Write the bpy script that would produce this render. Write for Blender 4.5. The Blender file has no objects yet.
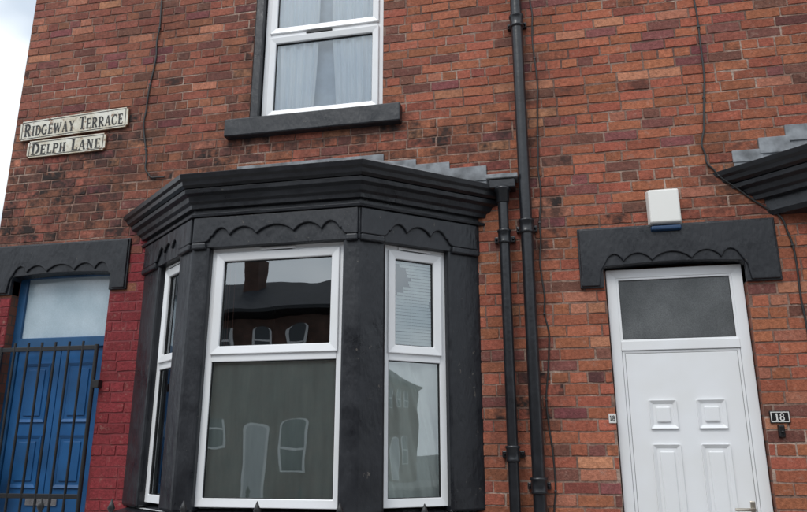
import bpy, math, random
from mathutils import Vector, Matrix, noise
random.seed(7)
scene=bpy.context.scene
scene.view_settings.view_transform='Standard'
scene.view_settings.look='None'
scene.view_settings.exposure=0
COL=scene.collection

# ---------------------------------------------------------------- materials
def nt(name):
    m=bpy.data.materials.new(name); m.use_nodes=True
    t=m.node_tree; b=t.nodes['Principled BSDF']
    return m,t,b
def N(t,typ,**kw):
    n=t.nodes.new(typ)
    for k,v in kw.items():
        if k in n.inputs.keys(): n.inputs[k].default_value=v
        else: setattr(n,k,v)
    return n
def coords(t,scale=(1,1,1)):
    c=N(t,'ShaderNodeNewGeometry')
    if scale==(1,1,1): return c.outputs['Position']
    mp=N(t,'ShaderNodeMapping'); mp.inputs['Scale'].default_value=scale
    t.links.new(c.outputs['Position'],mp.inputs['Vector']); return mp.outputs['Vector']
def ramp(t,src,stops):
    r=N(t,'ShaderNodeValToRGB'); e=r.color_ramp.elements
    e[0].position,e[0].color=stops[0]; e[1].position,e[1].color=stops[1]
    for p,c in stops[2:]:
        x=e.new(p); x.color=c
    t.links.new(src,r.inputs[0]); return r.outputs['Color']
def g(v): return (v,v,v,1)
def c4(c): return (c[0],c[1],c[2],1)
def mixc(t,fac,a,b,mode='MIX'):
    m=N(t,'ShaderNodeMix',data_type='RGBA',blend_type=mode)
    if isinstance(fac,(int,float)): m.inputs[0].default_value=fac
    else: t.links.new(fac,m.inputs[0])
    for i,x in ((6,a),(7,b)):
        if isinstance(x,tuple): m.inputs[i].default_value=x
        else: t.links.new(x,m.inputs[i])
    return m.outputs[2]
def noisetex(t,vec,scale,detail=3,rough=.55):
    n=N(t,'ShaderNodeTexNoise'); n.inputs['Scale'].default_value=scale; n.inputs['Detail'].default_value=detail; n.inputs['Roughness'].default_value=rough
    t.links.new(vec,n.inputs['Vector']); return n.outputs['Fac']
def bump(t,b,src,strength,dist,prev=None):
    n=N(t,'ShaderNodeBump'); n.inputs['Strength'].default_value=strength; n.inputs['Distance'].default_value=dist
    t.links.new(src,n.inputs['Height'])
    if prev is not None: t.links.new(prev,n.inputs['Normal'])
    t.links.new(n.outputs['Normal'],b.inputs['Normal']); return n.outputs['Normal']

def simple(name,col,rough=.5,var=.25,scale=6,bs=.15,bd=.003,bscale=60,metal=0,spec=.5,stretch=(1,1,1)):
    m,t,b=nt(name); v=coords(t,stretch)
    if var>.06:
        n=noisetex(t,v,scale)
        lo=tuple(x*(1-var) for x in col); hi=tuple(min(1,x*(1+var)) for x in col)
        t.links.new(ramp(t,n,[(.3,c4(lo)),(.7,c4(hi))]),b.inputs['Base Color'])
    else: b.inputs['Base Color'].default_value=c4(col)
    b.inputs['Roughness'].default_value=rough; b.inputs['Metallic'].default_value=metal
    b.inputs['Specular IOR Level'].default_value=spec
    if bs: bump(t,b,noisetex(t,v,bscale,2),bs,bd)
    return m

def brick_mat():
    m,t,b=nt('brick_faces'); v=coords(t)
    a=N(t,'ShaderNodeAttribute',attribute_name='Col').outputs['Color']
    n1=noisetex(t,v,40,3,.68)
    c=mixc(t,1.0,a,ramp(t,n1,[(.25,(.60,.58,.58,1)),(.75,(1.32,1.33,1.35,1))]),'MULTIPLY')
    n3=noisetex(t,v,17,3,.75)
    c=mixc(t,ramp(t,n3,[(.57,g(0)),(.76,g(.5))]),c,(.43,.29,.23,1))
    c=mixc(t,ramp(t,n3,[(.26,g(.6)),(.40,g(0))]),c,(.08,.043,.036,1))
    so=N(t,'ShaderNodeAttribute',attribute_name='Soot').outputs['Fac']
    nb=noisetex(t,v,6,3,.74)
    mt=N(t,'ShaderNodeMath',operation='MULTIPLY'); t.links.new(so,mt.inputs[0]); t.links.new(ramp(t,nb,[(.36,g(0.05)),(.60,g(1))]),mt.inputs[1])
    c=mixc(t,mt.outputs[0],c,(.036,.027,.025,1))
    t.links.new(c,b.inputs['Base Color'])
    b.inputs['Roughness'].default_value=.88; b.inputs['Specular IOR Level'].default_value=.2
    bump(t,b,noisetex(t,v,80,2,.72),.75,.006)
    return m
def mortar_mat():
    m,t,b=nt('mortar'); v=coords(t)
    n=noisetex(t,v,1.6,4,.7)
    c=ramp(t,n,[(.34,(.12,.070,.057,1)),(.52,(.24,.145,.110,1)),(.66,(.44,.33,.27,1))])
    n2=noisetex(t,v,50,3,.7)
    c=mixc(t,1.0,c,ramp(t,n2,[(.3,g(.55)),(.7,g(1.35))]),'MULTIPLY')
    t.links.new(c,b.inputs['Base Color']); b.inputs['Roughness'].default_value=.95
    bump(t,b,n2,.8,.006)
    return m
def dark_paint():
    m,t,b=nt('dark_masonry_paint'); v=coords(t)
    n=noisetex(t,v,4,4,.65)
    c=ramp(t,n,[(.3,(.010,.011,.014,1)),(.7,(.022,.024,.029,1))])
    n2=noisetex(t,v,15,5,.78)
    c=mixc(t,ramp(t,n2,[(.655,g(0)),(.685,g(.75))]),c,(.13,.115,.10,1))
    c=mixc(t,ramp(t,n2,[(.30,g(.8)),(.34,g(0))]),c,(.003,.003,.0035,1))
    t.links.new(c,b.inputs['Base Color'])
    t.links.new(ramp(t,n,[(.35,g(.27)),(.65,g(.50))]),b.inputs['Roughness'])
    b.inputs['Specular IOR Level'].default_value=.45
    p=bump(t,b,noisetex(t,coords(t,(1,1,.45)),9,3,.62),.6,.016)
    bump(t,b,n2,.28,.006,p)
    return m
def glass_mat(name,refl=.1,tint=(.85,.9,.88),wav=.02,rough=.0):
    m,t,b=nt(name); t.nodes.remove(b)
    out=t.nodes['Material Output']
    tr=N(t,'ShaderNodeBsdfTransparent'); tr.inputs['Color'].default_value=c4(tint)
    gl=N(t,'ShaderNodeBsdfGlossy'); gl.inputs['Roughness'].default_value=rough; gl.inputs['Color'].default_value=(.92,.97,1,1)
    fr=N(t,'ShaderNodeFresnel'); fr.inputs['IOR'].default_value=1.5
    ad=N(t,'ShaderNodeMath',operation='ADD',use_clamp=True); ad.inputs[1].default_value=refl
    t.links.new(fr.outputs[0],ad.inputs[0])
    v=coords(t); bn=N(t,'ShaderNodeBump'); bn.inputs['Strength'].default_value=wav; bn.inputs['Distance'].default_value=.05
    t.links.new(noisetex(t,v,3.5,1,.4),bn.inputs['Height']); t.links.new(bn.outputs[0],gl.inputs['Normal'])
    mx=N(t,'ShaderNodeMixShader'); t.links.new(ad.outputs[0],mx.inputs[0]); t.links.new(tr.outputs[0],mx.inputs[1]); t.links.new(gl.outputs[0],mx.inputs[2])
    t.links.new(mx.outputs[0],out.inputs['Surface']); return m
def frosted(name,lo,hi,rough,bscale=180,bs=.3,var=.25):
    m,t,b=nt(name); v=coords(t)
    n=noisetex(t,v,3.5,3,.5); n2=noisetex(t,v,bscale,2,.5)
    c=ramp(t,n,[(.3,c4(lo)),(.7,c4(hi))]); c=mixc(t,1.0,c,ramp(t,n2,[(.35,g(1-var)),(.65,g(1+var))]),'MULTIPLY')
    t.links.new(c,b.inputs['Base Color']); b.inputs['Roughness'].default_value=rough
    b.inputs['Coat Weight'].default_value=.8; b.inputs['Coat Roughness'].default_value=.10
    bump(t,b,n2,bs,.002); return m
def node_brick(name,c1,c2,mo):
    m,t,b=nt(name)
    gm=N(t,'ShaderNodeNewGeometry'); s=N(t,'ShaderNodeSeparateXYZ'); t.links.new(gm.outputs['Position'],s.inputs[0])
    ad=N(t,'ShaderNodeMath',operation='ADD'); t.links.new(s.outputs['X'],ad.inputs[0]); t.links.new(s.outputs['Y'],ad.inputs[1])
    cb=N(t,'ShaderNodeCombineXYZ'); t.links.new(ad.outputs[0],cb.inputs[0]); t.links.new(s.outputs['Z'],cb.inputs[1])
    br=N(t,'ShaderNodeTexBrick'); t.links.new(cb.outputs[0],br.inputs['Vector'])
    br.inputs['Color1'].default_value=c4(c1); br.inputs['Color2'].default_value=c4(c2); br.inputs['Mortar'].default_value=c4(mo)
    br.inputs['Scale'].default_value=1; br.inputs['Brick Width'].default_value=.23; br.inputs['Row Height'].default_value=.08; br.inputs['Mortar Size'].default_value=.006
    c=mixc(t,1.0,br.outputs['Color'],ramp(t,noisetex(t,coords(t),2,3,.7),[(.3,g(.5)),(.7,g(1.25))]),'MULTIPLY')
    t.links.new(c,b.inputs['Base Color']); b.inputs['Roughness'].default_value=.9; return m

M_brick=brick_mat(); M_mortar=mortar_mat(); M_dark=dark_paint()
def upvc_mat():
    m,t,b=nt('white_upvc'); v=coords(t)
    t.links.new(ramp(t,noisetex(t,v,3,2,.6),[(.35,(.785,.79,.79,1)),(.6,(.815,.825,.84,1))]),b.inputs['Base Color'])
    b.inputs['Roughness'].default_value=.27; return m
M_upvc=upvc_mat()
M_gasket=simple('black_gasket',(.015,.015,.016),.6,0,3,0)
M_gasketg=simple('grey_gasket',(.22,.22,.22),.6,0,3,0)
M_glass=glass_mat('window_glass',.18)
M_glass2=glass_mat('window_glass_upper',.12,(.97,.99,1))
M_pipe=simple('black_gloss_pipe_paint',(.014,.015,.018),.30,.35,14,.35,.004,35)
M_iron=simple('black_iron',(.012,.012,.013),.45,.2,10,0)
M_lead=simple('lead_flashing',(.20,.212,.225),.65,.5,9,.4,.006,18)
M_slate=simple('slate',(.045,.048,.056),.85,.3,3,0,spec=.15)
M_blue=simple('blue_door_paint',(.018,.10,.26),.35,.2,5,.1,.002,60)
M_bluef=simple('blue_frame_paint',(.015,.08,.19),.4,.2,5,.1,.002,60)
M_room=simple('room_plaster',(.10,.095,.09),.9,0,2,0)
M_reveal=node_brick('reveal_brick',(.25,.085,.05),(.18,.07,.045),(.1,.07,.055))
M_sidebrick=node_brick('gable_brick',(.34,.12,.08),(.22,.09,.065),(.14,.1,.085))
M_redpaint=simple('red_masonry_paint',(.20,.030,.034),.5,.25,8,.3,.004,50)
M_cable=simple('cable_black',(.02,.02,.02),.55,0,10,0)

# ---------------------------------------------------------------- geometry helpers
def empty(name,loc=(0,0,0)):
    o=bpy.data.objects.new(name,None); o.location=loc; COL.objects.link(o); return o
def mesh(name,vs,fs,mat,parent=None,bevel=0,smooth=False,seg=2):
    me=bpy.data.meshes.new(name); me.from_pydata([tuple(v) for v in vs],[],fs); me.update()
    o=bpy.data.objects.new(name,me); COL.objects.link(o)
    if mat: me.materials.append(mat)
    if smooth:
        for p in me.polygons: p.use_smooth=True
    if bevel:
        b=o.modifiers.new('bevel','BEVEL'); b.width=bevel; b.segments=seg; b.limit_method='ANGLE'; b.angle_limit=math.radians(30)
    if parent: o.parent=parent
    return o
class F:
    def __init__(s,O,B,z=0):
        s.O=Vector((O[0],O[1],z)); d=Vector((B[0]-O[0],B[1]-O[1],0)); s.L=d.length; s.u=d.normalized(); s.n=Vector((s.u.y,-s.u.x,0))
    def p(s,u,z,n): return s.O+s.u*u+Vector((0,0,z))+s.n*n
WALL=F((0,0),(1,0))
def box(name,f,u0,u1,z0,z1,n0,n1,mat,parent=None,bevel=.003):
    vs=[f.p(u,z,n) for n in (n0,n1) for (u,z) in ((u0,z0),(u1,z0),(u1,z1),(u0,z1))]
    fs=[(3,2,1,0),(4,5,6,7),(0,1,5,4),(1,2,6,5),(2,3,7,6),(3,0,4,7)]
    return mesh(name,vs,fs,mat,parent,bevel)
def plate(name,f,pts,n0,n1,mat,parent=None,bevel=.003):
    k=len(pts)
    vs=[f.p(u,z,n0) for u,z in pts]+[f.p(u,z,n1) for u,z in pts]
    fs=[tuple(range(k-1,-1,-1)),tuple(range(k,2*k))]+[(i,(i+1)%k,k+(i+1)%k,k+i) for i in range(k)]
    return mesh(name,vs,fs,mat,parent,bevel)
def ring(name,f,u0,u1,z0,z1,w,n0,n1,mat,parent=None,bevel=.004,inslope=0):
    wi=w if isinstance(w,tuple) else (w,w,w,w) # left,right,bottom,top
    o=[(u0,z0),(u1,z0),(u1,z1),(u0,z1)]; i=[(u0+wi[0],z0+wi[2]),(u1-wi[1],z0+wi[2]),(u1-wi[1],z1-wi[3]),(u0+wi[0],z1-wi[3])]
    vs=[f.p(a,b,n1) for a,b in o]+[f.p(a,b,n1-inslope) for a,b in i]+[f.p(a,b,n0) for a,b in o]+[f.p(a,b,n0) for a,b in i]
    fs=[]
    for k in range(4):
        j=(k+1)%4
        fs+= [(k,j,4+j,4+k),(8+j,8+k,12+k,12+j),(8+k,8+j,j,k),(4+k,4+j,12+j,12+k)]
    return mesh(name,vs,fs,mat,parent,bevel)
def quad(name,f,u0,u1,z0,z1,n,mat,parent=None):
    return mesh(name,[f.p(u0,z0,n),f.p(u1,z0,n),f.p(u1,z1,n),f.p(u0,z1,n)],[(0,1,2,3)],mat,parent)
def tube(name,pts,r,mat,parent=None,res=6,smooth=True,spline='POLY'):
    cu=bpy.data.curves.new(name,'CURVE'); cu.dimensions='3D'; cu.bevel_depth=r; cu.bevel_resolution=res; cu.use_fill_caps=True
    if spline=='POLY':
        s=cu.splines.new('POLY'); s.points.add(len(pts)-1)
        for q,p in zip(s.points,pts): q.co=(p[0],p[1],p[2],1)
    else:
        cu.resolution_u=4
        s=cu.splines.new('BEZIER'); s.bezier_points.add(len(pts)-1)
        for q,p in zip(s.bezier_points,pts): q.co=p; q.handle_left_type=q.handle_right_type='AUTO'
    o=bpy.data.objects.new(name,cu); COL.objects.link(o); cu.materials.append(mat)
    if parent: o.parent=parent
    return o
def lathe(name,prof,center,mat,parent=None,seg=24,axis='Z'):
    vs=[];fs=[]
    for r,z in prof:
        for k in range(seg):
            a=2*math.pi*k/seg; vs.append((center[0]+r*math.cos(a),center[1]+r*math.sin(a),center[2]+z))
    for i in range(len(prof)-1):
        for k in range(seg):
            j=(k+1)%seg; fs.append((i*seg+k,i*seg+j,(i+1)*seg+j,(i+1)*seg+k))
    fs.append(tuple(range(seg-1,-1,-1))); fs.append(tuple((len(prof)-1)*seg+k for k in range(seg)))
    o=mesh(name,vs,fs,mat,parent,smooth=False)
    for p in o.data.polygons:
        if len(p.vertices)==4: p.use_smooth=True
    return o
def offpoly(P,d):
    segs=[]
    for a,b in zip(P[:-1],P[1:]):
        a=Vector(a);b=Vector(b);u=(b-a).normalized();n=Vector((u.y,-u.x)); segs.append((a+n*d,u))
    res=[]
    a,u=segs[0]; t=-a.y/u.y; res.append(a+u*t)
    for (a,u),(b,w) in zip(segs[:-1],segs[1:]):
        det=u.x*(-w.y)+w.x*u.y
        t=((b.x-a.x)*(-w.y)+w.x*(b.y-a.y))/det; res.append(a+u*t)
    a,u=segs[-1]; t=-a.y/u.y; res.append(a+u*t)
    return res
def sweep(name,P,prof,mat,parent=None,bevel=0):
    vs=[];fs=[];k=len(P);m=len(prof)
    for d,z in prof:
        for q in offpoly(P,d): vs.append((q.x,q.y,z))
    for i in range(m-1):
        for j in range(k-1): fs.append((i*k+j,i*k+j+1,(i+1)*k+j+1,(i+1)*k+j))
    return mesh(name,vs,fs,mat,parent,bevel)
def scallop(u0,u1,zc,zp,n,seg=8,wave=None):
    ws=wave or [1]*n; tot=sum(ws); pts=[]; x=u0
    for i,wg in enumerate(ws):
        w=(u1-u0)*wg/tot
        for k in range(seg+(1 if i==len(ws)-1 else 0)):
            s=k/seg
            h=math.sin(math.pi*s)**.75 if 0<s<1 else 0
            pts.append((x+w*s, zc+(zp-zc)*h))
        x+=w
    return pts
def sheet(name,f,u0,u1,z0,z1,n,fn,mat,parent=None,nu=60,nz=30):
    vs=[];fs=[]
    for j in range(nz+1):
        for i in range(nu+1):
            s=i/nu;t=j/nz; du,dn=fn(s,t); vs.append(f.p(u0+(u1-u0)*s+du,z0+(z1-z0)*t,n+dn))
    for j in range(nz):
        for i in range(nu):
            a=j*(nu+1)+i; fs.append((a,a+1,a+nu+2,a+nu+1))
    return mesh(name,vs,fs,mat,parent,smooth=True)

# ================================================================= HOUSE
house=empty('brick_house')
XL,XR,ZT=-4.64,9.0,8.3
holes=[(-4.42,-3.50,.10,3.12),(-3.05,-.64,.5,3.30),(-2.38,-1.235,4.20,6.0),(.375,1.285,.10,2.95),
       (2.10,4.2,.5,3.2),(2.5,3.6,4.20,6.0),(5.2,6.1,.10,2.95)]
paint=[(-4.70,-4.42,0,2.885),(-3.50,-3.0,0,2.885),(-3.34,-3.0,2.88,3.30)]
soots=[(-4.05,4.02,.6,.22,1.1),(-4.3,3.75,.4,.35,.8),(-3.62,3.95,.22,.42,1.2),(-3.45,4.3,.10,.2,.9),(-2.62,4.0,.25,.25,.9),(-1.1,4.0,.3,.2,.9),(-.95,3.9,.35,.2,.9),(-.14,2.0,.16,.28,1.2),(-3.5,3.4,.5,.15,.6),(-2.0,4.02,.7,.09,.9),
      (-4.4,3.45,.4,.15,.8),(-.4,3.9,.22,.25,1.0),(-.02,3.3,.12,.5,.8),(-.1,4.3,.14,1.2,.5),(.9,3.25,.9,.10,.5),(1.3,3.55,.3,.25,.7),(-3.2,4.4,.25,.9,.3),(-2.42,4.9,.14,1.0,.6),(1.45,2.9,.25,.3,.3),(-.4,1.7,.12,.7,.5)]
def inp(x,z): return any(a<=x<=b and c<=z<=d for a,b,c,d in paint)
def soot(x,z):
    s=0
    for a,b,sx,sz,k in soots: s+=k*math.exp(-((x-a)/sx)**2-((z-b)/sz)**2)
    s+=max(0,.40*noise.noise(Vector((x*.6,z*.6,3)))+.06)
    if x<-2.2: s+=.18
    return min(1,s)
def build_bricks():
    V=[];Fc=[];C=[];S=[]
    BH=.0795; joint=.0075; z=0; row=0
    while z<ZT:
        z0=z+joint/2; z1=z+BH-joint/2; zc=(z0+z1)/2
        header=(row%6==2); bw=.116 if header else .232
        off={0:0,1:.116,2:.058,3:.116,4:0,5:.116}[row%6]+random.uniform(-.02,.02)
        x=XL-off; cuts=[]
        while x<XR:
            w=bw+random.uniform(-.007,.007)
            if random.random()<.05 and not header: w=.116
            cuts.append((max(x,XL),min(x+w,XR))); x+=w
        for a,b in cuts:
            parts=[(a+joint/2,b-joint/2)]
            for h in holes:
                if zc>h[2] and zc<h[3]:
                    np=[]
                    for p,q in parts:
                        if q<=h[0] or p>=h[1]: np.append((p,q)); continue
                        if p<h[0]: np.append((p,h[0]))
                        if q>h[1]: np.append((h[1],q))
                    parts=np
            for p,q in parts:
                if q-p<.02: continue
                xc=(p+q)/2; base=len(V)
                jy=random.uniform(-.0022,.0022); ty=random.uniform(-.0012,.0012)
                J=lambda s=.0016: random.uniform(-s,s)
                dz=random.uniform(-.002,.002)+.006*noise.noise(Vector((xc*.7,zc*.3,9)))
                a1=p+(q-p)*.33; a2=p+(q-p)*.67
                ringp=[(p,z0),(a1,z0),(a2,z0),(q,z0),(q,z1),(a2,z1),(a1,z1),(p,z1)]
                ringp=[(X+J(.002),Z+J(.0026)+dz) for X,Z in ringp]
                ins=.0035
                for X,Z in ringp: V.append((X,.010,Z))
                for X,Z in ringp:
                    X2=X+(ins if X<xc-(q-p)*.4 else (-ins if X>xc+(q-p)*.4 else 0)); Z2=Z+(ins if Z<zc else -ins)
                    V.append((X2,jy+(ty if X<xc else -ty),Z2))
                fl=[tuple(base+8+i for i in range(8))]
                for i in range(8):
                    j=(i+1)%8; fl.append((base+i,base+j,base+8+j,base+8+i))
                Fc+=fl
                r=random.random()
                k=max(0,min(1,(xc+4.6)/5.0))
                cl=Vector((.285,.106,.072))*(1-k)+Vector((.37,.120,.070))*k
                if r<.10: cl=Vector((.19,.076,.060))
                elif r<.15: cl=Vector((.22,.075,.072))
                elif r<.21: cl=Vector((.44,.18,.11))
                elif r<.29: cl=Vector((.28,.090,.064))
                cl=cl*random.uniform(.80,1.16)*(1+.26*noise.noise(Vector((xc*.8,zc*.8,0))))
                cl.y*=random.uniform(.9,1.14)
                so=soot(xc,zc)*random.uniform(.7,1.15)
                if random.random()<.03: so=min(1,so+.6)
                if inp(xc,zc):
                    cl=Vector((.24,.038,.043))*random.uniform(.82,1.15); so=.12
                for ff in fl:
                    C+= [cl.x,cl.y,cl.z,1]*len(ff); S+=[so]*len(ff)
        z+=BH; row+=1
    o=mesh('wall_bricks',V,Fc,M_brick,house)
    ca=o.data.color_attributes.new('Col','FLOAT_COLOR','CORNER'); ca.data.foreach_set('color',C)
    sa=o.data.attributes.new('Soot','FLOAT','CORNER'); sa.data.foreach_set('value',S)
build_bricks()
def backing():
    xs=sorted(set([XL,XR]+[v for h in holes for v in h[:2]]+[-3.34,-3.0])); zs=sorted(set([0,ZT]+[v for h in holes for v in h[2:]]+[2.885]))
    V=[];Fm=[];Mi=[]
    for a,b in zip(xs[:-1],xs[1:]):
        for c,d in zip(zs[:-1],zs[1:]):
            xc,zc=(a+b)/2,(c+d)/2
            if any(h[0]<xc<h[1] and h[2]<zc<h[3] for h in holes): continue
            k=len(V); V+=[(a,.0042,c),(b,.0042,c),(b,.0042,d),(a,.0042,d)]; Fm.append((k,k+1,k+2,k+3)); Mi.append(1 if inp(xc,zc) else 0)
    o=mesh('wall_mortar',V,Fm,M_mortar,house); o.data.materials.append(M_redpaint)
    for p,i in zip(o.data.polygons,Mi): p.material_index=i
backing()
mesh('gable_walls',[(XL,.008,0),(XL,9,0),(XL,9,ZT),(XL,4.5,ZT+3),(XL,.008,ZT),(XR,.008,0),(XR,9,0),(XR,9,ZT),(XR,4.5,ZT+3),(XR,.008,ZT)],
     [(0,4,3,2,1),(5,6,7,8,9),(1,2,7,6)],M_sidebrick,house)
mesh('roof',[(XL-.15,-.3,ZT-.1),(XR+.15,-.3,ZT-.1),(XR+.15,4.5,ZT+3.1),(XL-.15,4.5,ZT+3.1),(XL-.15,9.3,ZT-.1),(XR+.15,9.3,ZT-.1)],[(0,1,2,3),(3,2,5,4)],M_slate,house)
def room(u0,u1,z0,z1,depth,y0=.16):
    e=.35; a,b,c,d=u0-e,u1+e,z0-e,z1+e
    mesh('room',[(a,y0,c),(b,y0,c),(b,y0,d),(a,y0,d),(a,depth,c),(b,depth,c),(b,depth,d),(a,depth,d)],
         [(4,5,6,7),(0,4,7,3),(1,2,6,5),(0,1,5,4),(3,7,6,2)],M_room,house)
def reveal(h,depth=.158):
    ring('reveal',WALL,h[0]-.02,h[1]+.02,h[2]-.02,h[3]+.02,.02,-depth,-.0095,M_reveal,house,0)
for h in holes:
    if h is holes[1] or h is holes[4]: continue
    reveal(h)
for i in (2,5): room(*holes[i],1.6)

# ---- lintels
def lintel(x0,x1,zb,zt,i0,i1,zc):
    k=12
    sof=[(i0,zb),(i0,zc-.02)]+[(i0+.02+(i1-i0-.04)*j/k, zc+.018*math.sin(math.pi*j/k)) for j in range(k+1)]+[(i1,zc-.02),(i1,zb)]
    plate('stone_lintel',WALL,[(x0,zt),(x0,zb)]+sof+[(x1,zb),(x1,zt)],-.09,.020,M_dark,house,.006)
    sc=scallop(i0+.02,i1-.02,zc+.028,zc+.085,5,8,[.7,1.1,1.5,1.1,.7])
    e=.012
    pts=[(x0+e,zt-e),(x0+e,zb+e),(i0-.03,zb+e),(i0-.015,zc-.03)]+sc+[(i1+.015,zc-.03),(i1+.03,zb+e),(x1-e,zb+e),(x1-e,zt-e)]
    plate('lintel_carving',WALL,pts,.015,.034,M_dark,house,.006)
lintel(.205,1.505,2.715,3.15,.365,1.285,2.862)
lintel(-4.655,-3.345,2.885,3.315,-4.42,-3.50,3.035)
lintel(5.0,6.3,2.715,3.15,5.2,6.1,2.862)

# ---- windows
def upvc(f,u0,u1,z0,z1,zt,n,glass,sash_up=True,vent=True,sash_low=False,name='window'):
    w=empty(name); w.parent=house
    fw=.055
    ring('outer_frame',f,u0,u1,z0,z1,fw,n-.06,n,M_upvc,w,.005,.006)
    if zt: box('transom',f,u0+fw-.002,u1-fw+.002,zt-.03,zt+.03,n-.058,n-.002,M_upvc,w,.004)
    if zt: panes=[(z0+fw,zt-.03,sash_low),(zt+.03,z1-fw,sash_up)]
    else: panes=[(z0+fw,z1-fw,sash_low)]
    for a,b,s in panes:
        uu0,uu1=u0+fw,u1-fw
        if s:
            ring('sash',f,uu0-.012,uu1+.012,a-.012,b+.012,.058,n-.04,n+.014,M_upvc,w,.006,.010)
            uu0+=.046;uu1-=.046;a+=.046;b-=.046
        ring('glazing_gasket',f,uu0-.004,uu1+.004,a-.004,b+.004,.008,n-.03,n-.012,M_gasket,w,0)
        quad('glass',f,uu0,uu1,a,b,n-.022,glass,w)
    if vent:
        um=(u0+u1)/2; box('trickle_vent',f,um-.13,um+.13,z1-.034,z1-.016,n-.002,n+.008,M_upvc,w,.003)
        box('vent_slot',f,um-.11,um+.11,z1-.037,z1-.0335,n+.001,n+.006,M_gasket,w,0)
    return w
W1=upvc(WALL,-2.305,-1.245,4.285,5.85,5.10,-.075,M_glass2,True,False,True,'bedroom_window')
box('vent',WALL,-1.93,-1.70,5.085,5.105,-.077,-.058,M_gasket,W1,.003)
box('stone_sill',WALL,-2.56,-1.075,4.115,4.272,-.14,.075,M_dark,house,.010)
box('stone_reveal',WALL,-2.381,-2.312,4.273,6.0,-.14,-.012,M_dark,house,.002)
lintel(-2.56,-1.075,5.9,6.3,-2.36,-1.25,5.96)
W2=upvc(WALL,2.55,3.55,4.285,5.85,5.10,-.075,M_glass2,True,False,True,'bedroom_window')
box('stone_sill',WALL,2.35,3.75,4.115,4.272,-.14,.075,M_dark,house,.010)
def curtain_mat():
    m,t,b=nt('curtain_voile'); v=coords(t,(1,1,.08))
    t.links.new(ramp(t,noisetex(t,v,24,3),[(.3,(.78,.85,.90,1)),(.7,(.92,.94,.95,1))]),b.inputs['Base Color'])
    b.inputs['Roughness'].default_value=.9
    return m
M_curt=curtain_mat()
def folds(k,amp,ph,spread=0):
    def fn(s,t):
        a=math.sin(2*math.pi*k*s+ph+.7*math.sin(3*t+ph))+.45*math.sin(2*math.pi*k*2.3*s+ph*2+t)
        return (spread*(t-.5)*(s-.5)+.01*math.sin(5*t+ph), amp*a)
    return fn
sheet('curtain',WALL,-2.28,-1.84,4.31,5.8,-.130,folds(4.3,.011,.4,.14),M_curt,W1,120,20)
sheet('curtain',WALL,-1.70,-1.27,4.31,5.8,-.130,folds(4.7,.011,1.7,.12),M_curt,W1,120,20)
M_backc=simple('curtain_lining',(.50,.58,.66),.9,.15,6,0)
quad('curtain_lining',WALL,-2.34,-1.21,4.24,5.95,-.20,M_backc,W1)
sheet('curtain',WALL,2.57,3.5,4.31,5.8,-.18,folds(12,.02,.4),M_curt,W2,160,20)

# ---- bay window (canted)
FP=[(-3.20,0),(-2.46,-.60),(-1.24,-.60),(-.50,0)]
A,B,C_,D_=FP
fl,ff,fr=F(A,B),F(B,C_),F(C_,D_)
bay=empty('bay_window'); bay.parent=house
def prism(name,plan,z0,z1,mat,parent,bevel=.008):
    k=len(plan); vs=[(x,y,z0) for x,y in plan]+[(x,y,z1) for x,y in plan]
    fs=[tuple(range(k-1,-1,-1)),tuple(range(k,2*k))]+[(i,(i+1)%k,k+(i+1)%k,k+i) for i in range(k)]
    return mesh(name,vs,fs,mat,parent,bevel)
def xy(f,u,n): q=f.p(u,0,n); return (q.x,q.y)
ZS,ZH=1.26,3.03
dp=.13
inn=[(q.x,q.y) for q in offpoly(FP,-dp)]
prism('front_post',[xy(ff,1.105,0),C_,xy(fr,.205,0),xy(fr,.205,-dp),inn[2],xy(ff,1.105,-dp)],ZS-.02,ZH+.02,M_dark,bay,.022)
prism('front_post',[xy(fl,fl.L-.23,0),B,xy(ff,.135,0),xy(ff,.135,-dp),inn[1],xy(fl,fl.L-.23,-dp)],ZS-.02,ZH+.02,M_dark,bay,.022)
prism('rear_post',[xy(fr,.69,0),xy(fr,fr.L,0),(-.5,.1),xy(fr,.69,-dp)],ZS-.02,ZH+.02,M_dark,bay,.018)
prism('rear_post',[(-3.2,0),xy(fl,.32,0),xy(fl,.32,-dp),(-3.2,.1)],ZS-.02,ZH+.02,M_dark,bay,.018)
sweep('bay_base',FP,[(.0,0),(.0,1.13)],M_dark,bay)
sweep('bay_sill',FP,[(-.13,1.12),(.04,1.12),(.04,1.19),(.0,1.215),(-.13,1.26)],M_dark,bay,.006)
sweep('bay_frieze',FP,[(-.13,3.00),(.004,3.00),(.004,3.33),(-.13,3.33)],M_dark,bay,.004)
def relief(f,e0,e1,w0,w1,waves):
    k=6
    left=[(w0-.035+.05*math.sin(math.pi/2*j/k), 3.035+.045*(1-math.cos(math.pi/2*j/k))) for j in range(k+1)]
    right=[(w1+.035-.05*math.sin(math.pi/2*j/k), 3.035+.045*(1-math.cos(math.pi/2*j/k))) for j in range(k+1)][::-1]
    sc=scallop(w0+.03,w1-.03,3.078,3.135,len(waves),8,waves)
    plate('carved_relief',f,[(e0,3.22),(e0,3.035)]+left+sc+right+[(e1,3.035),(e1,3.22)],.0,.022,M_dark,bay,.007)
relief(ff,.006,1.214,.125,1.115,[.7,1.1,1.5,1.1,.7]); relief(fr,.006,.93,.20,.70,[.8,1.2,.8]); relief(fl,.02,.946,.31,.73,[.8,1.2,.8])
sweep('frieze_fillet',FP,[(.0,3.225),(.03,3.225),(.035,3.245),(.0,3.26)],M_dark,bay,.003)
for f,u0,u1 in ((ff,0,.115),(ff,1.125,1.22),(fr,0.0,.19),(fr,.71,.945),(fl,.0,.30),(fl,.745,.95)):
    box('post_cap',f,u0+.004,u1-.004,2.985,3.033,-.01,.030,M_dark,bay,.012)
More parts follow.
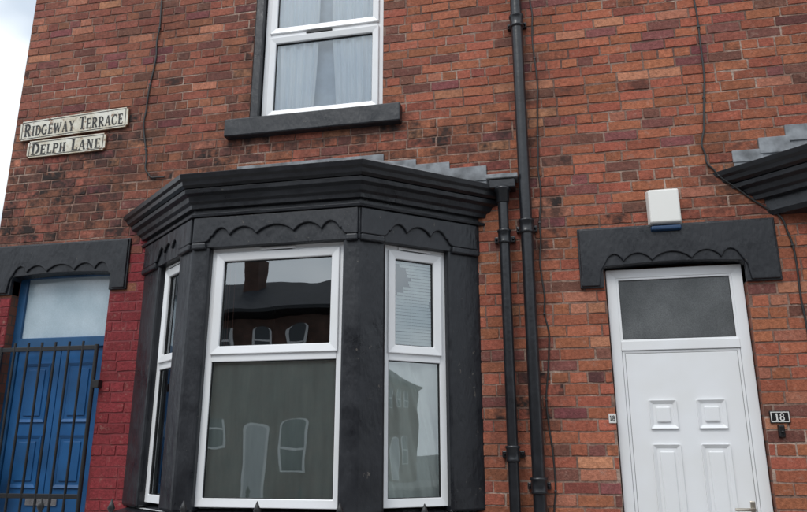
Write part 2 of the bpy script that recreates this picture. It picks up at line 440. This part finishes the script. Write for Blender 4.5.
prof=[(.0,3.285),(.035,3.285),(.04,3.315),(.06,3.33),(.07,3.365),(.10,3.38),(.105,3.41),(.08,3.415)]
sweep('bay_cornice',FP,prof,M_dark,bay,.003)
gut=[(.07,3.417),(.105,3.417),(.128,3.432),(.134,3.46),(.15,3.475),(.158,3.508),(.145,3.513),(.135,3.49),(.07,3.49)]
sweep('bay_gutter',FP,gut,M_pipe,bay,.002)
def bay_roof(FPx,zr,parent,rl,rr):
    o=offpoly(FPx,.137)
    V=[(o[0].x,0,3.50),(o[1].x,o[1].y,3.50),(o[2].x,o[2].y,3.50),(o[3].x,0,3.50),(rl,0,zr),(rr,0,zr)]
    mesh('bay_roof',V,[(0,1,4),(1,2,5,4),(2,3,5)],M_lead,parent)
bay_roof(FP,3.84,bay,-2.4,-1.3)
box('lead_flashing',WALL,-2.45,-1.22,3.80,3.868,-.002,.012,M_lead,bay,.004)
for a,b,c,d in ((-1.20,-.96,3.70,3.80),(-.98,-.70,3.64,3.755),(-.72,-.42,3.58,3.70)):
    box('stepped_flashing',WALL,a+.002,b-.002,c,d,-.002,.014+random.uniform(0,.006),M_lead,bay,.004)
    box('stepped_flashing_lo',WALL,a-.3,b-.004,c-.12,c+.01,-.002,.008,M_lead,bay,.003)
for a,b,c,d in ((-2.62,-2.44,3.70,3.80),(-2.85,-2.62,3.62,3.73),(-3.1,-2.85,3.54,3.65)):
    box('stepped_flashing',WALL,a+.002,b-.002,c,d,-.002,.013,M_lead,bay,.004)
box('gutter_return',WALL,-.42,-.19,3.545,3.580,.0,.13,M_lead,bay,.006)
box('gutter_return_lip',WALL,-.40,-.21,3.47,3.543,.0,.12,M_pipe,bay,.01)
B1=upvc(ff,.125,1.115,1.275,3.01,2.235,-.055,M_glass,True,True,name='bay_front_window')
B2=upvc(fr,.20,.70,1.275,3.01,2.235,-.055,M_glass,True,True,name='bay_side_window')
B3=upvc(fl,.31,fl.L-.225,1.275,3.01,2.235,-.055,M_glass,True,True,name='bay_side_window')
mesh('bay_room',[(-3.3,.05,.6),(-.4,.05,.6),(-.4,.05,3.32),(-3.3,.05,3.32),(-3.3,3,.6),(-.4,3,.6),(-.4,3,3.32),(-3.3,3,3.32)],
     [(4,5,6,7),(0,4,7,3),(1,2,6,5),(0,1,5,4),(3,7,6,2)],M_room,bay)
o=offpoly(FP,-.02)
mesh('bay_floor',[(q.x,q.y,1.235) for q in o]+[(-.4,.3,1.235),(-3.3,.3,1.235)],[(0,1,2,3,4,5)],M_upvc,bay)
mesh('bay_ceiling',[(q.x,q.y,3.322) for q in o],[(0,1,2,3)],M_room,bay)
M_net=simple('net_curtain',(.46,.49,.47),.9,.12,4,0,stretch=(3,3,.6))
M_sheet=simple('hung_sheet',(.84,.85,.82),.9,.08,3,.1,.002,50)
sheet('net_curtain',ff,.14,1.10,1.28,2.24,-.105,folds(9,.003,.3),M_net,B1,120,12)
def crump(s,t):
    v=Vector((s*3+t*1.5,t*1.2,1)); a=noise.noise(v*1.6)*.04+noise.noise(v*4)*.024+.014*math.sin(20*s+5*t+3*noise.noise(v))
    return (0,a)
sheet('hung_sheet',fr,.215,.685,1.28,2.24,-.125,crump,M_sheet,B2,80,90)
M_slat=simple('blind_slat',(.85,.86,.85),.5,0,4,0)
zz=2.30;vs=[];fs=[]
while zz<2.96:
    t=(zz-2.30)/.66
    cut=.22
    if .50<t<.92: cut=.22+.21*math.sin((t-.50)/.42*math.pi)**.7+random.uniform(-.02,.03)
    u1=.68
    if .3<t<.62: u1=.68-.10*math.sin((t-.3)/.32*math.pi)
    k=len(vs); sag=random.uniform(-.003,.002)
    vs+=[fr.p(cut,zz+sag,-.088),fr.p(u1,zz,-.088),fr.p(u1,zz+.0205,-.094),fr.p(cut,zz+.0205+sag,-.094)]
    fs.append((k,k+1,k+2,k+3)); zz+=.0225
mesh('venetian_blind',vs,fs,M_slat,B2)
for uu in (.44,.60): tube('blind_cord',[fr.p(uu,2.28,-.086),fr.p(uu,2.97,-.086)],.0015,M_slat,B2,2)
M_drape=simple('brown_drape',(.12,.05,.04),.9,.2,5,0)
for uu in (.245,.262,.30): tube('blind_cord',[ff.p(uu,2.26,-.1),ff.p(uu-.008,2.95,-.1)],.0035,M_drape,B1,2)

# ---- neighbouring bay (right edge)
bay2=empty('bay_window'); bay2.parent=house
FR=[(1.47,0),(2.2,-.60),(3.42,-.60),(4.15,0)]
sweep('bay_frieze',FR,[(-.3,3.17),(-.02,3.17),(.0,3.20),(.0,3.33)],M_dark,bay2)
sweep('bay_cornice',FR,[(d*1.25,z) for d,z in prof],M_dark,bay2,.003); sweep('bay_gutter',FR,[(d*1.25,z) for d,z in gut],M_pipe,bay2,.002)
sweep('bay_corbel',FR,[(-.32,2.74),(-.20,2.74),(-.18,2.80),(-.165,2.90),(-.16,3.168)],M_dark,bay2)
sweep('bay_body',FR,[(-.32,0),(-.32,1.2),(-.25,1.2),(-.25,1.28),(-.32,1.28),(-.32,2.76)],M_dark,bay2)
bay_roof(FR,3.84,bay2,2.3,3.3)
q=offpoly(FR,-.32)
g1,g2=F(q[0],q[1]),F(q[1],q[2])
upvc(g1,.15,g1.L-.1,1.29,2.72,2.1,.03,M_glass,name='bay_side_window'); upvc(g2,.1,g2.L-.1,1.29,2.72,2.1,.03,M_glass,name='bay_front_window')
for a,b,c,d in ((1.30,1.50,3.57,3.66),(1.48,1.68,3.62,3.74),(1.66,1.88,3.70,3.82),(1.86,3.4,3.8,3.9)):
    box('stepped_flashing',WALL,a,b,c,d,-.002,.012+random.uniform(0,.006),M_lead,bay2,.004)
    box('stepped_flashing_lo',WALL,a+.004,b-.004,c-.14,c+.01,-.002,.007,M_lead,bay2,.003)

# ---- white front door (no. 18)
d18=empty('front_door'); d18.parent=house
n=-.055
ring('door_frame',WALL,.385,1.278,.10,2.855,(.068,.068,.05,.062),n-.07,n,M_upvc,d18,.005,.008)
box('door_transom',WALL,.452,1.211,2.285,2.35,n-.068,n-.002,M_upvc,d18,.004)
ring('fanlight_bead',WALL,.452,1.211,2.345,2.795,.016,n-.03,n-.012,M_upvc,d18,.004)
ring('fanlight_gasket',WALL,.464,1.199,2.357,2.783,.007,n-.03,n-.016,M_gasket,d18,0)
M_fan=frosted('obscured_glass',(.065,.07,.072),(.125,.132,.135),.22,220,.25,.18)
quad('fanlight_glass',WALL,.462,1.20,2.355,2.785,n-.02,M_fan,d18)
n2=n-.016
ring('door_sash',WALL,.455,1.208,.155,2.283,.018,n2-.045,n2+.006,M_upvc,d18,.004,.004)
ring('door_gasket',WALL,.471,1.192,.169,2.267,.004,n2-.02,n2+.001,M_gasketg,d18,0)
box('door_slab',WALL,.475,1.188,.173,2.263,n2-.044,n2+.003,M_upvc,d18,.003)
for k,(a,b,c,d) in enumerate(((.597,.772,1.765,1.95),(.898,1.075,1.765,1.95),(.597,.772,.50,1.665),(.898,1.075,.50,1.665))):
    ring('panel_moulding',WALL,a,b,c,d,.024,n2-.002,n2+.020,M_upvc,d18,.005,.015)
    box('panel_field',WALL,a+.042,b-.042,c+.042,d-.042,n2-.002,n2+.017,M_upvc,d18,.009)
M_steel=simple('handle_metal',(.55,.5,.42),.3,0,5,0,metal=.9)
box('handle_plate',WALL,1.150,1.180,1.10,1.32,n2,n2+.012,M_steel,d18,.006)
tube('handle_lever',[WALL.p(1.165,1.27,n2+.01),WALL.p(1.165,1.27,n2+.05),WALL.p(1.05,1.27,n2+.052)],.009,M_steel,d18)
box('letter_plate',WALL,.70,.96,1.05,1.11,n2,n2+.012,M_steel,d18,.005)
box('door_step',WALL,.2,1.45,.0,.09,-.3,.5,M_dark,house,.01)

# ---- blue front door
db=empty('front_door'); db.parent=house
n=-.09
ring('door_frame',WALL,-4.43,-3.49,.10,3.13,(.075,.06,.05,.09),n-.07,n,M_bluef,db,.005,.006)
box('door_transom',WALL,-4.357,-3.549,2.445,2.53,n-.065,n+.012,M_bluef,db,.006)
M_fan2=frosted('pale_obscured_glass',(.33,.43,.49),(.49,.59,.65),.3,90,.1,.05)
quad('fanlight_glass',WALL,-4.36,-3.545,2.52,3.05,n-.03,M_fan2,db)
for a,b in ((-4.352,-3.957),(-3.951,-3.552)):
    box('door_leaf',WALL,a,b,.16,2.442,n-.06,n-.02,M_blue,db,.004)
    for c,d in ((.35,1.15),(1.35,1.75),(1.85,2.32)):
        ring('panel_moulding',WALL,a+.07,b-.07,c,d,.025,n-.022,n-.006,M_blue,db,.005,.012)
        box('panel_field',WALL,a+.12,b-.12,c+.05,d-.05,n-.022,n-.010,M_blue,db,.005)
M_chrome=simple('chrome',(.6,.6,.62),.25,0,5,0,metal=.9)
box('letter_plate',WALL,-4.10,-3.82,1.22,1.285,n-.02,n-.008,M_chrome,db,.005)
box('door_step',WALL,-4.6,-3.35,.0,.09,-.3,.5,M_dark,house,.01)

# ================================================================= STREET FURNITURE ON WALL
gate=empty('security_gate')
GX0,GX1,gy=-4.40,-3.53,-.035
for i in range(8):
    x=GX0+(GX1-GX0)*i/7
    tube('bar',[(x,gy,.16),(x,gy,2.47 if i not in(0,7) else 2.44)],.010 if i not in(0,7) else .016,M_iron,gate,3)
for z in (.22,1.28,2.40): box('rail',WALL,GX0-.01,GX1+.01,z,z+.035,.03,.042,M_iron,gate,.003)
box('lock_box',WALL,GX0-.02,GX0+.12,1.36,1.58,.02,.09,M_iron,gate,.008)
for z in (.5,2.1): box('hinge',WALL,GX1,GX1+.06,z,z+.06,.0,.05,M_iron,gate,.004)

def downpipe(x,y,z0,z1,r,collars):
    e=empty('downpipe')
    tube('pipe',[(x,y,z0),(x,y,z1)],r,M_pipe,e,8)
    for z in collars:
        lathe('collar',[(r*.9,0),(r*1.18,.004),(r*1.32,.012),(r*1.2,.022),(r*1.2,.085),(r*1.34,.093),(r*1.34,.105),(r*.9,.11)],(x,y,z),M_pipe,e,28)
        box('ear',WALL,x-.075,x+.075,z+.03,z+.075,-.01,.03,M_pipe,e,.006)
        for s in (-1,1):
            lathe('nail',[(.008,0),(.008,.012)],(x+s*.06,-.036,z+.045),M_pipe,e,10)
    return e
downpipe(-.145,-.075,0,8.2,.043,[1.35,3.12,4.80,6.6])
e2=downpipe(-.305,-.085,0,3.40,.037,[1.55,3.05])
lathe('outlet',[(.037,0),(.046,.01),(.05,.09),(.06,.10),(.06,.12)],(-.305,-.085,3.36),M_pipe,e2,24)

M_clip=simple('cable_clip',(.03,.03,.03),.5,0,5,0)
def cable(pts,r,name='wall_cable',wob=.006,clips=.55):
    root=empty(name)
    P=[];acc=0
    for (a,b) in zip(pts[:-1],pts[1:]):
        k=max(2,int(math.dist(a,b)/.12))
        for i in range(k):
            t=i/k; P.append((a[0]+(b[0]-a[0])*t+random.uniform(-wob,wob),-.010+random.uniform(-.003,0),a[1]+(b[1]-a[1])*t))
            acc+=math.dist(a,b)/k
            if acc>clips:
                acc=0; q=P[-1]; box('clip',WALL,q[0]-r*1.5,q[0]+r*1.5,q[2]-.006,q[2]+.006,.0,.010+r+.004,M_clip,root,.002)
    P.append((pts[-1][0],-.012,pts[-1][1]))
    tube('cable_run',P,r,M_cable,root,2,spline='BEZIER')
    return root
cable([(1.17,8.2),(1.175,5.3),(1.18,4.91),(1.185,4.55),(1.18,4.23),(1.15,3.95),(1.11,3.72),(1.13,3.58),(1.20,3.48),(1.40,3.28),(1.55,3.15),(1.60,2.95),(1.60,2.6),(1.605,2.25),(1.63,1.6),(1.64,.2)],.007,wob=.004)
cable([(-3.24,8.2),(-3.29,5.55),(-3.30,5.0),(-3.33,4.57),(-3.345,4.35),(-3.30,4.1),(-3.28,3.91),(-3.23,3.84),(-3.10,3.83)],.007,wob=.008)
cable([(-.03,8.2),(-.03,5.09),(-.02,4.3),(-.04,3.5),(-.06,2.8),(-.03,2.3),(-.07,1.96),(-.05,1.5),(-.05,.2)],.006,wob=.010)

al=empty('alarm_box')
M_al=simple('cream_plastic',(.80,.79,.75),.4,0,3,0)
M_navy=simple('navy_plastic',(.015,.05,.12),.3,0,3,0)
def taper(name,u0,u1,z0,z1,n0,n1,k,mat,parent,bev):
    vs=[WALL.p(u,z,n0) for u,z in ((u0,z0),(u1,z0),(u1,z1),(u0,z1))]+[WALL.p(u,z,n1) for u,z in ((u0+k,z0+k),(u1-k,z0+k),(u1-k,z1-k),(u0+k,z1-k))]
    return mesh(name,vs,[(3,2,1,0),(4,5,6,7),(0,1,5,4),(1,2,6,5),(2,3,7,6),(3,0,4,7)],mat,parent,bev,seg=3)
taper('cover',.692,.918,3.135,3.40,.0,.075,.012,M_al,al,.012)
taper('strobe_base',.700,.910,3.090,3.134,.0,.066,.008,M_navy,al,.008)

M_black=simple('black_enamel',(.012,.012,.013),.3,0,4,0)
M_white=simple('white_enamel',(.72,.71,.68),.35,0,10,0)
def arcpts(cx,cy,rx,ry,a0,a1,k=14): return [(cx+rx*math.cos(math.radians(a0+(a1-a0)*i/k)),cy+ry*math.sin(math.radians(a0+(a1-a0)*i/k))) for i in range(k+1)]
TH,TN=.20,.10
def seg(x0,y0,x1,y1,w):
    d=Vector((x1-x0,y1-y0)); L=d.length; d/=L; nn=Vector((-d.y,d.x))*w/2
    return [(x0-nn.x,y0-nn.y),(x1-nn.x,y1-nn.y),(x1+nn.x,y1+nn.y),(x0+nn.x,y0+nn.y)]
def curve(pts,w0,w1):
    out=[];k=len(pts)-1
    for i in range(k):
        m=abs(math.sin(math.pi*(i+.5)/k)); w=w0+(w1-w0)*m
        a,b=Vector(pts[i]),Vector(pts[i+1]); d=(b-a).normalized()*.012
        out.append(seg(a.x-d.x,a.y-d.y,b.x+d.x,b.y+d.y,w))
    return out
def V_(x): return [seg(x,0,x,1,TH),seg(x-.17,.035,x+.17,.035,.07),seg(x-.17,.965,x+.17,.965,.07)]
def H_(x0,x1,y,w=TN): return [seg(x0,y,x1,y,w)]
def letter(ch):
    if ch=='I': return .42,V_(.21)
    if ch=='H': return .82,V_(.2)+V_(.62)+H_(.2,.62,.5)
    if ch=='E': return .68,V_(.2)+H_(.2,.62,.96)+H_(.2,.52,.5)+H_(.2,.64,.04)+[seg(.6,.78,.6,1,.06),seg(.62,0,.62,.24,.06),seg(.52,.38,.52,.62,.05)]
    if ch=='L': return .64,V_(.2)+H_(.2,.62,.04)+[seg(.6,0,.6,.26,.06)]
    if ch=='T': return .70,V_(.35)[:2]+H_(.04,.66,.96)+[seg(.06,.76,.06,1,.06),seg(.64,.76,.64,1,.06)]
    if ch=='D': return .80,V_(.2)+curve(arcpts(.3,.5,.40,.46,90,-90),TN,TH)+H_(.18,.32,.96)+H_(.18,.32,.04)
    if ch=='P': return .70,V_(.2)+curve(arcpts(.34,.72,.26,.24,90,-90),TN,TH)+H_(.18,.36,.96)+H_(.18,.36,.48)
    if ch=='R': return .80,V_(.2)+curve(arcpts(.34,.73,.26,.23,90,-90),TN,TH)+H_(.18,.36,.96)+H_(.18,.4,.5)+[seg(.38,.5,.68,.02,TH),seg(.58,.035,.8,.035,.07)]
    if ch=='C': return .76,curve(arcpts(.42,.5,.33,.46,50,310,20),TN,TH)+[seg(.62,.68,.62,.98,.06),seg(.64,.04,.64,.3,.05)]
    if ch=='G': return .82,curve(arcpts(.42,.5,.33,.46,50,310,20),TN,TH)+[seg(.62,.68,.62,.98,.06),seg(.64,.02,.64,.44,TH*.9),seg(.48,.44,.78,.44,.07)]
    if ch=='A': return .84,[seg(.42,1,.68,.0,TH),seg(.40,1,.14,.0,TN)]+H_(.22,.62,.33,.07)+[seg(.02,.035,.27,.035,.07),seg(.55,.035,.82,.035,.07)]
    if ch=='Y': return .80,[seg(.4,.45,.14,1,TH),seg(.4,.45,.66,1,TN),seg(.4,0,.4,.47,TH),seg(.24,.035,.56,.035,.07),seg(.02,.965,.28,.965,.07),seg(.55,.965,.78,.965,.07)]
    if ch=='W': return 1.10,[seg(.14,1,.34,0,TH),seg(.34,0,.54,1,TN),seg(.52,1,.74,0,TH),seg(.74,0,.96,1,TN),seg(.02,.965,.28,.965,.07),seg(.84,.965,1.08,.965,.07)]
    if ch=='N': return .86,[seg(.2,0,.2,1,TN),seg(.66,0,.66,1,TN),seg(.2,1,.66,0,TH),seg(.06,.035,.34,.035,.07),seg(.04,.965,.24,.965,.07),seg(.52,.965,.8,.965,.07)]
    if ch=='1': return .5,V_(.25)[:2]+[seg(.06,.8,.25,.96,.1)]
    if ch=='8': return .7,curve(arcpts(.35,.74,.2,.22,0,360,20),.13,.15)+curve(arcpts(.35,.27,.25,.25,0,360,20),.13,.16)
    return .4,[]
def lettering(name,text,u0,u1,zb,h,f,nn,mat,parent,small=.8):
    x=0;polys=[]
    start=True
    for ch in text:
        if ch==' ': x+=.42; start=True; continue
        w,ps=letter(ch); s=1 if start or small==1 else small
        start=False
        for p in ps: polys.append([(x+a*s,b*s) for a,b in p])
        x+=(w+.06)*s
    kx=(u1-u0)/x; vs=[];fs=[]
    for i,p in enumerate(polys):
        k=len(vs); dn=nn+.0004*(i%7)
        vs+=[f.p(u0+a*kx,zb+b*h,dn) for a,b in p]; fs.append(tuple(range(k,k+len(p))))
    return mesh(name,vs,fs,mat,parent)
hn=empty('house_number_sign')
box('plate',WALL,1.312,1.432,1.792,1.868,.002,.012,M_black,hn,.003)
ring('border',WALL,1.318,1.426,1.798,1.862,.005,.011,.0145,M_white,hn,0)
lettering('digits','18',1.342,1.402,1.808,.044,WALL,.0135,M_white,hn,1)
hn2=empty('house_number_sign')
box('plate',WALL,.328,.376,1.80,1.862,.0,.010,M_white,hn2,.003)
lettering('digits','18',.334,.370,1.815,.034,WALL,.0115,M_black,hn2,1)
bell=empty('doorbell')
taper('case',1.348,1.392,1.70,1.785,.0,.03,.006,M_black,bell,.008)
lathe('button',[(.011,0),(.011,.006),(.008,.009)],(1.37,-.034,1.735),M_black,bell,16)

def sign_mat():
    m,t,b=nt('weathered_sign_paint'); v=coords(t)
    nn=noisetex(t,v,5,5,.7)
    c=ramp(t,nn,[(.35,(.50,.43,.31,1)),(.5,(.70,.67,.57,1)),(.7,(.76,.75,.69,1))])
    n3=noisetex(t,v,16,5,.75); c=mixc(t,ramp(t,n3,[(.56,g(0)),(.65,g(.9))]),c,(.22,.10,.04,1))
    t.links.new(c,b.inputs['Base Color']); b.inputs['Roughness'].default_value=.6; bump(t,b,n3,.3,.003); return m
M_sign=sign_mat()
def letter_mat():
    m,t,b=nt('worn_black_lettering'); v=coords(t)
    c=mixc(t,ramp(t,noisetex(t,v,30,4,.7),[(.58,g(0)),(.68,g(.7))]),(.022,.022,.022,1),(.25,.22,.17,1))
    t.links.new(c,b.inputs['Base Color']); b.inputs['Roughness'].default_value=.6; return m
M_let=letter_mat()
M_rust=simple('rusty_board_edge',(.16,.08,.045),.8,.5,20,0)
def street_sign(u0,z0,u1,z1,h,text,tall):
    ang=math.atan2(z1-z0,u1-u0); L=math.hypot(u1-u0,z1-z0)
    class R(F):
        def __init__(s): pass
        def p(s,u,z,n):
            ca,sa=math.cos(ang),math.sin(ang)
            return Vector((u0+u*ca-z*sa,-n,z0+u*sa+z*ca))
    f=R(); e=empty('street_name_sign')
    k=.018
    def outline(d): return [(k+d,d),(L-k-d,d),(L-k-d,k*.8+d),(L-d,k+d),(L-d,h-k-d),(L-k-d,h-k*.8-d),(L-k-d,h-d),(k+d,h-d),(k+d,h-k*.8-d),(d,h-k-d),(d,k+d),(k+d,k*.8+d)]
    plate('board_rim',f,outline(0),.004,.022,M_rust,e,.003)
    plate('board',f,outline(.004),.010,.0235,M_sign,e,.002)
    ring('border_line',f,.024,L-.024,.015,h-.015,.006,.022,.0250,M_let,e,0)
    lettering('text',text,.045,L-.045,(h-tall)/2,tall,f,.0243,M_let,e)
street_sign(-4.565,4.285,-3.49,4.325,.195,'RIDGEWAY TERRACE',.122)
street_sign(-4.465,4.115,-3.685,4.127,.165,'DELPH LANE',.110)

# ================================================================= RAILING on low wall
rail=empty('iron_railing')
ry=-1.4
xs=[-2.36-.43*k for k in range(5)][::-1]+[-1.94,-1.53,-1.09,-.66]
for a in xs:
    tube('bar',[(a,ry,.55),(a,ry,1.30)],.010,M_iron,rail,3)
    lathe('spear',[(.010,0),(.018,.008),(.010,.018),(.020,.040),(.002,.085)],(a,ry,1.285),M_iron,rail,12)
a=-4.3
while a<-.6:
    if min(abs(a-b) for b in xs)>.05:
        tube('dog_bar',[(a,ry,.55),(a,ry,1.08)],.008,M_iron,rail,2)
    a+=.107
for z in (.62,1.10): box('rail',WALL,-4.35,-.55,z,z+.03,1.39,1.41,M_iron,rail,.003)
lw=empty('garden_wall')
box('low_wall',WALL,-4.6,-.45,0,.5,1.3,1.5,M_sidebrick,lw,.01)
box('coping',WALL,-4.62,-.43,.502,.56,1.27,1.53,M_dark,lw,.015)

# ================================================================= GROUND, ROAD
M_asph=simple('asphalt',(.05,.05,.052),.9,.25,4,0)
M_pav=simple('paving',(.25,.24,.23),.85,.2,3,0)
M_kerb=simple('kerb_stone',(.28,.27,.26),.8,.2,5,0)
M_line=simple('road_paint',(.55,.48,.1),.7,.15,8,0)
def slab(name,x0,x1,y0,y1,z0,z1,mat):
    return box(name,F((0,0),(1,0)),x0,x1,z0,z1,-y1,-y0,mat,None,0)
mesh('ground',[(-600,-600,-.13),(600,-600,-.13),(600,600,-.13),(-600,600,-.13)],[(0,1,2,3)],M_asph)
slab('pavement',-60,60,-6.3,.0-.02,-.128,-.002,M_pav)
slab('kerb',-60,60,-6.45,-6.303,-.128,.002,M_kerb)
slab('pavement',-60,60,-17.5,-14.0,-.128,-.002,M_pav)
slab('kerb',-60,60,-13.997,-13.85,-.128,.002,M_kerb)
mesh('road_marking',[(-60,-6.75,-.126),(60,-6.75,-.126),(60,-6.65,-.126),(-60,-6.65,-.126)],[(0,1,2,3)],M_line)

# ================================================================= HOUSES OPPOSITE (seen in the glass)
opp=empty('terraced_house')
OB=node_brick('opposite_brick',(.16,.082,.062),(.12,.07,.055),(.1,.08,.065))
YO=-17.5; EZ=6.2
box('walls',WALL,-40,40,-.1,EZ,17.5,25.5,OB,opp,0)
mesh('roof',[(-40.3,YO+.35,EZ-.1),(40.3,YO+.35,EZ-.1),(40.3,YO-4,EZ+1.9),(-40.3,YO-4,EZ+1.9),(-40.3,YO-8.3,EZ-.1),(40.3,YO-8.3,EZ-.1)],[(0,1,2,3),(3,2,5,4)],M_slate,opp)
mesh('eaves_gutter',[(-40,YO+.38,EZ-.12),(40,YO+.38,EZ-.12),(40,YO+.38,EZ+.0),(-40,YO+.38,EZ+.0),(-40,YO,EZ-.3),(40,YO,EZ-.3)],[(0,1,2,3),(4,5,1,0)],M_dark,opp)
M_oppg=simple('opposite_window_glass',(.05,.06,.07),.1,0,1,0)
M_oppf=simple('opposite_white_frames',(.8,.8,.8),.5,0,1,0)
M_oppd=simple('opposite_door',(.45,.46,.48),.5,0,1,0)
def oppwin(x,z0,w,h,arch=True,mat=None):
    pts=[(-w/2,0),(w/2,0),(w/2,h)]+([(w/2*math.cos(a),h+w/2*.6*math.sin(a)) for a in [math.pi*i/8 for i in range(1,8)]] if arch else [])+[(-w/2,h)]
    f=F((x,YO),(x-1,YO))
    kx=(w+.16)/w
    plate('window_surround',f,[(a*kx,z0+b*1.05-.06) for a,b in pts],-.05,.03,M_oppf,opp,0)
    if mat is None:
        plate('window_pane',f,[(a,z0+b) for a,b in pts],-.05,.035,M_oppg,opp,0)
        box('window_bar',f,-w/2,w/2,z0+h*.5,z0+h*.5+.06,.03,.045,M_oppf,opp,0)
    else: plate('door_leaf',f,[(a,z0+b) for a,b in pts],-.05,.035,mat,opp,0)
for i in range(-8,9):
    bx=i*4.6
    for dx in (-.04,1.18): oppwin(bx+dx,4.72,.50,.78)
    if i%2==0: oppwin(bx-1.6,4.6,.9,1.0,False)
    oppwin(bx+1.15,1.1,.75,1.35); oppwin(bx-.1,.2,.7,2.15,True,M_oppd)
    oppwin(bx-1.5,1.9,.6,.8,False)
    box('chimney',WALL,bx-1.9,bx-1.3,EZ+.9,EZ+2.5,19.9,20.6,OB,opp,0)
    for dx in (-1.75,-1.45): lathe('chimney_pot',[(.11,0),(.09,.4),(.10,.42)],(bx+dx,-20.25,EZ+2.5),M_sidebrick,opp,12)

# ================================================================= LIGHT, SKY
SE,SA=50,math.radians(200)
sd=Vector((math.sin(SA)*math.cos(math.radians(SE)),math.cos(SA)*math.cos(math.radians(SE)),math.sin(math.radians(SE))))
w=bpy.data.worlds.new('World'); scene.world=w; w.use_nodes=True; t=w.node_tree
bg=t.nodes['Background']; bg.inputs['Strength'].default_value=.14
sk=t.nodes.new('ShaderNodeTexSky'); sk.sky_type='NISHITA'; sk.sun_disc=False; sk.sun_elevation=math.radians(SE); sk.sun_rotation=SA
tc=t.nodes.new('ShaderNodeTexCoord'); mp=t.nodes.new('ShaderNodeMapping'); mp.inputs['Scale'].default_value=(1,1,2.2)
t.links.new(tc.outputs['Generated'],mp.inputs['Vector'])
nz=noisetex(t,mp.outputs['Vector'],3.0,3,.6)
dt=t.nodes.new('ShaderNodeVectorMath'); dt.operation='DOT_PRODUCT'; dt.inputs[1].default_value=sd
t.links.new(tc.outputs['Generated'],dt.inputs[0])
cloud=ramp(t,nz,[(.35,(5.8,6.5,7.2,1)),(.65,(8.4,8.8,9.2,1))])
sc=t.nodes.new('ShaderNodeMapRange'); sc.inputs[1].default_value=-1; sc.inputs[2].default_value=1; sc.inputs[3].default_value=.58; sc.inputs[4].default_value=1.38
t.links.new(dt.outputs['Value'],sc.inputs[0])
cl=t.nodes.new('ShaderNodeVectorMath'); cl.operation='SCALE'; t.links.new(cloud,cl.inputs[0]); t.links.new(sc.outputs[0],cl.inputs['Scale'])
cover=ramp(t,nz,[(.38,g(.75)),(.52,g(1))])
t.links.new(mixc(t,cover,sk.outputs[0],cl.outputs[0]),bg.inputs['Color'])
sl=bpy.data.lights.new('sun','SUN'); sl.energy=1.3; sl.angle=math.radians(22); sl.color=(1,.98,.95)
so=bpy.data.objects.new('sun',sl); COL.objects.link(so); so.rotation_euler=sd.to_track_quat('Z','Y').to_euler()

# ================================================================= CAMERA
cam=bpy.data.cameras.new('camera'); cam.sensor_width=36; cam.lens=36*710/807; cam.clip_end=2000; cam.clip_start=.05
co=bpy.data.objects.new('camera',cam); COL.objects.link(co); co.location=(0,-5,1.6)
co.rotation_euler=(math.radians(90+15.64),0,math.radians(12)); scene.camera=co
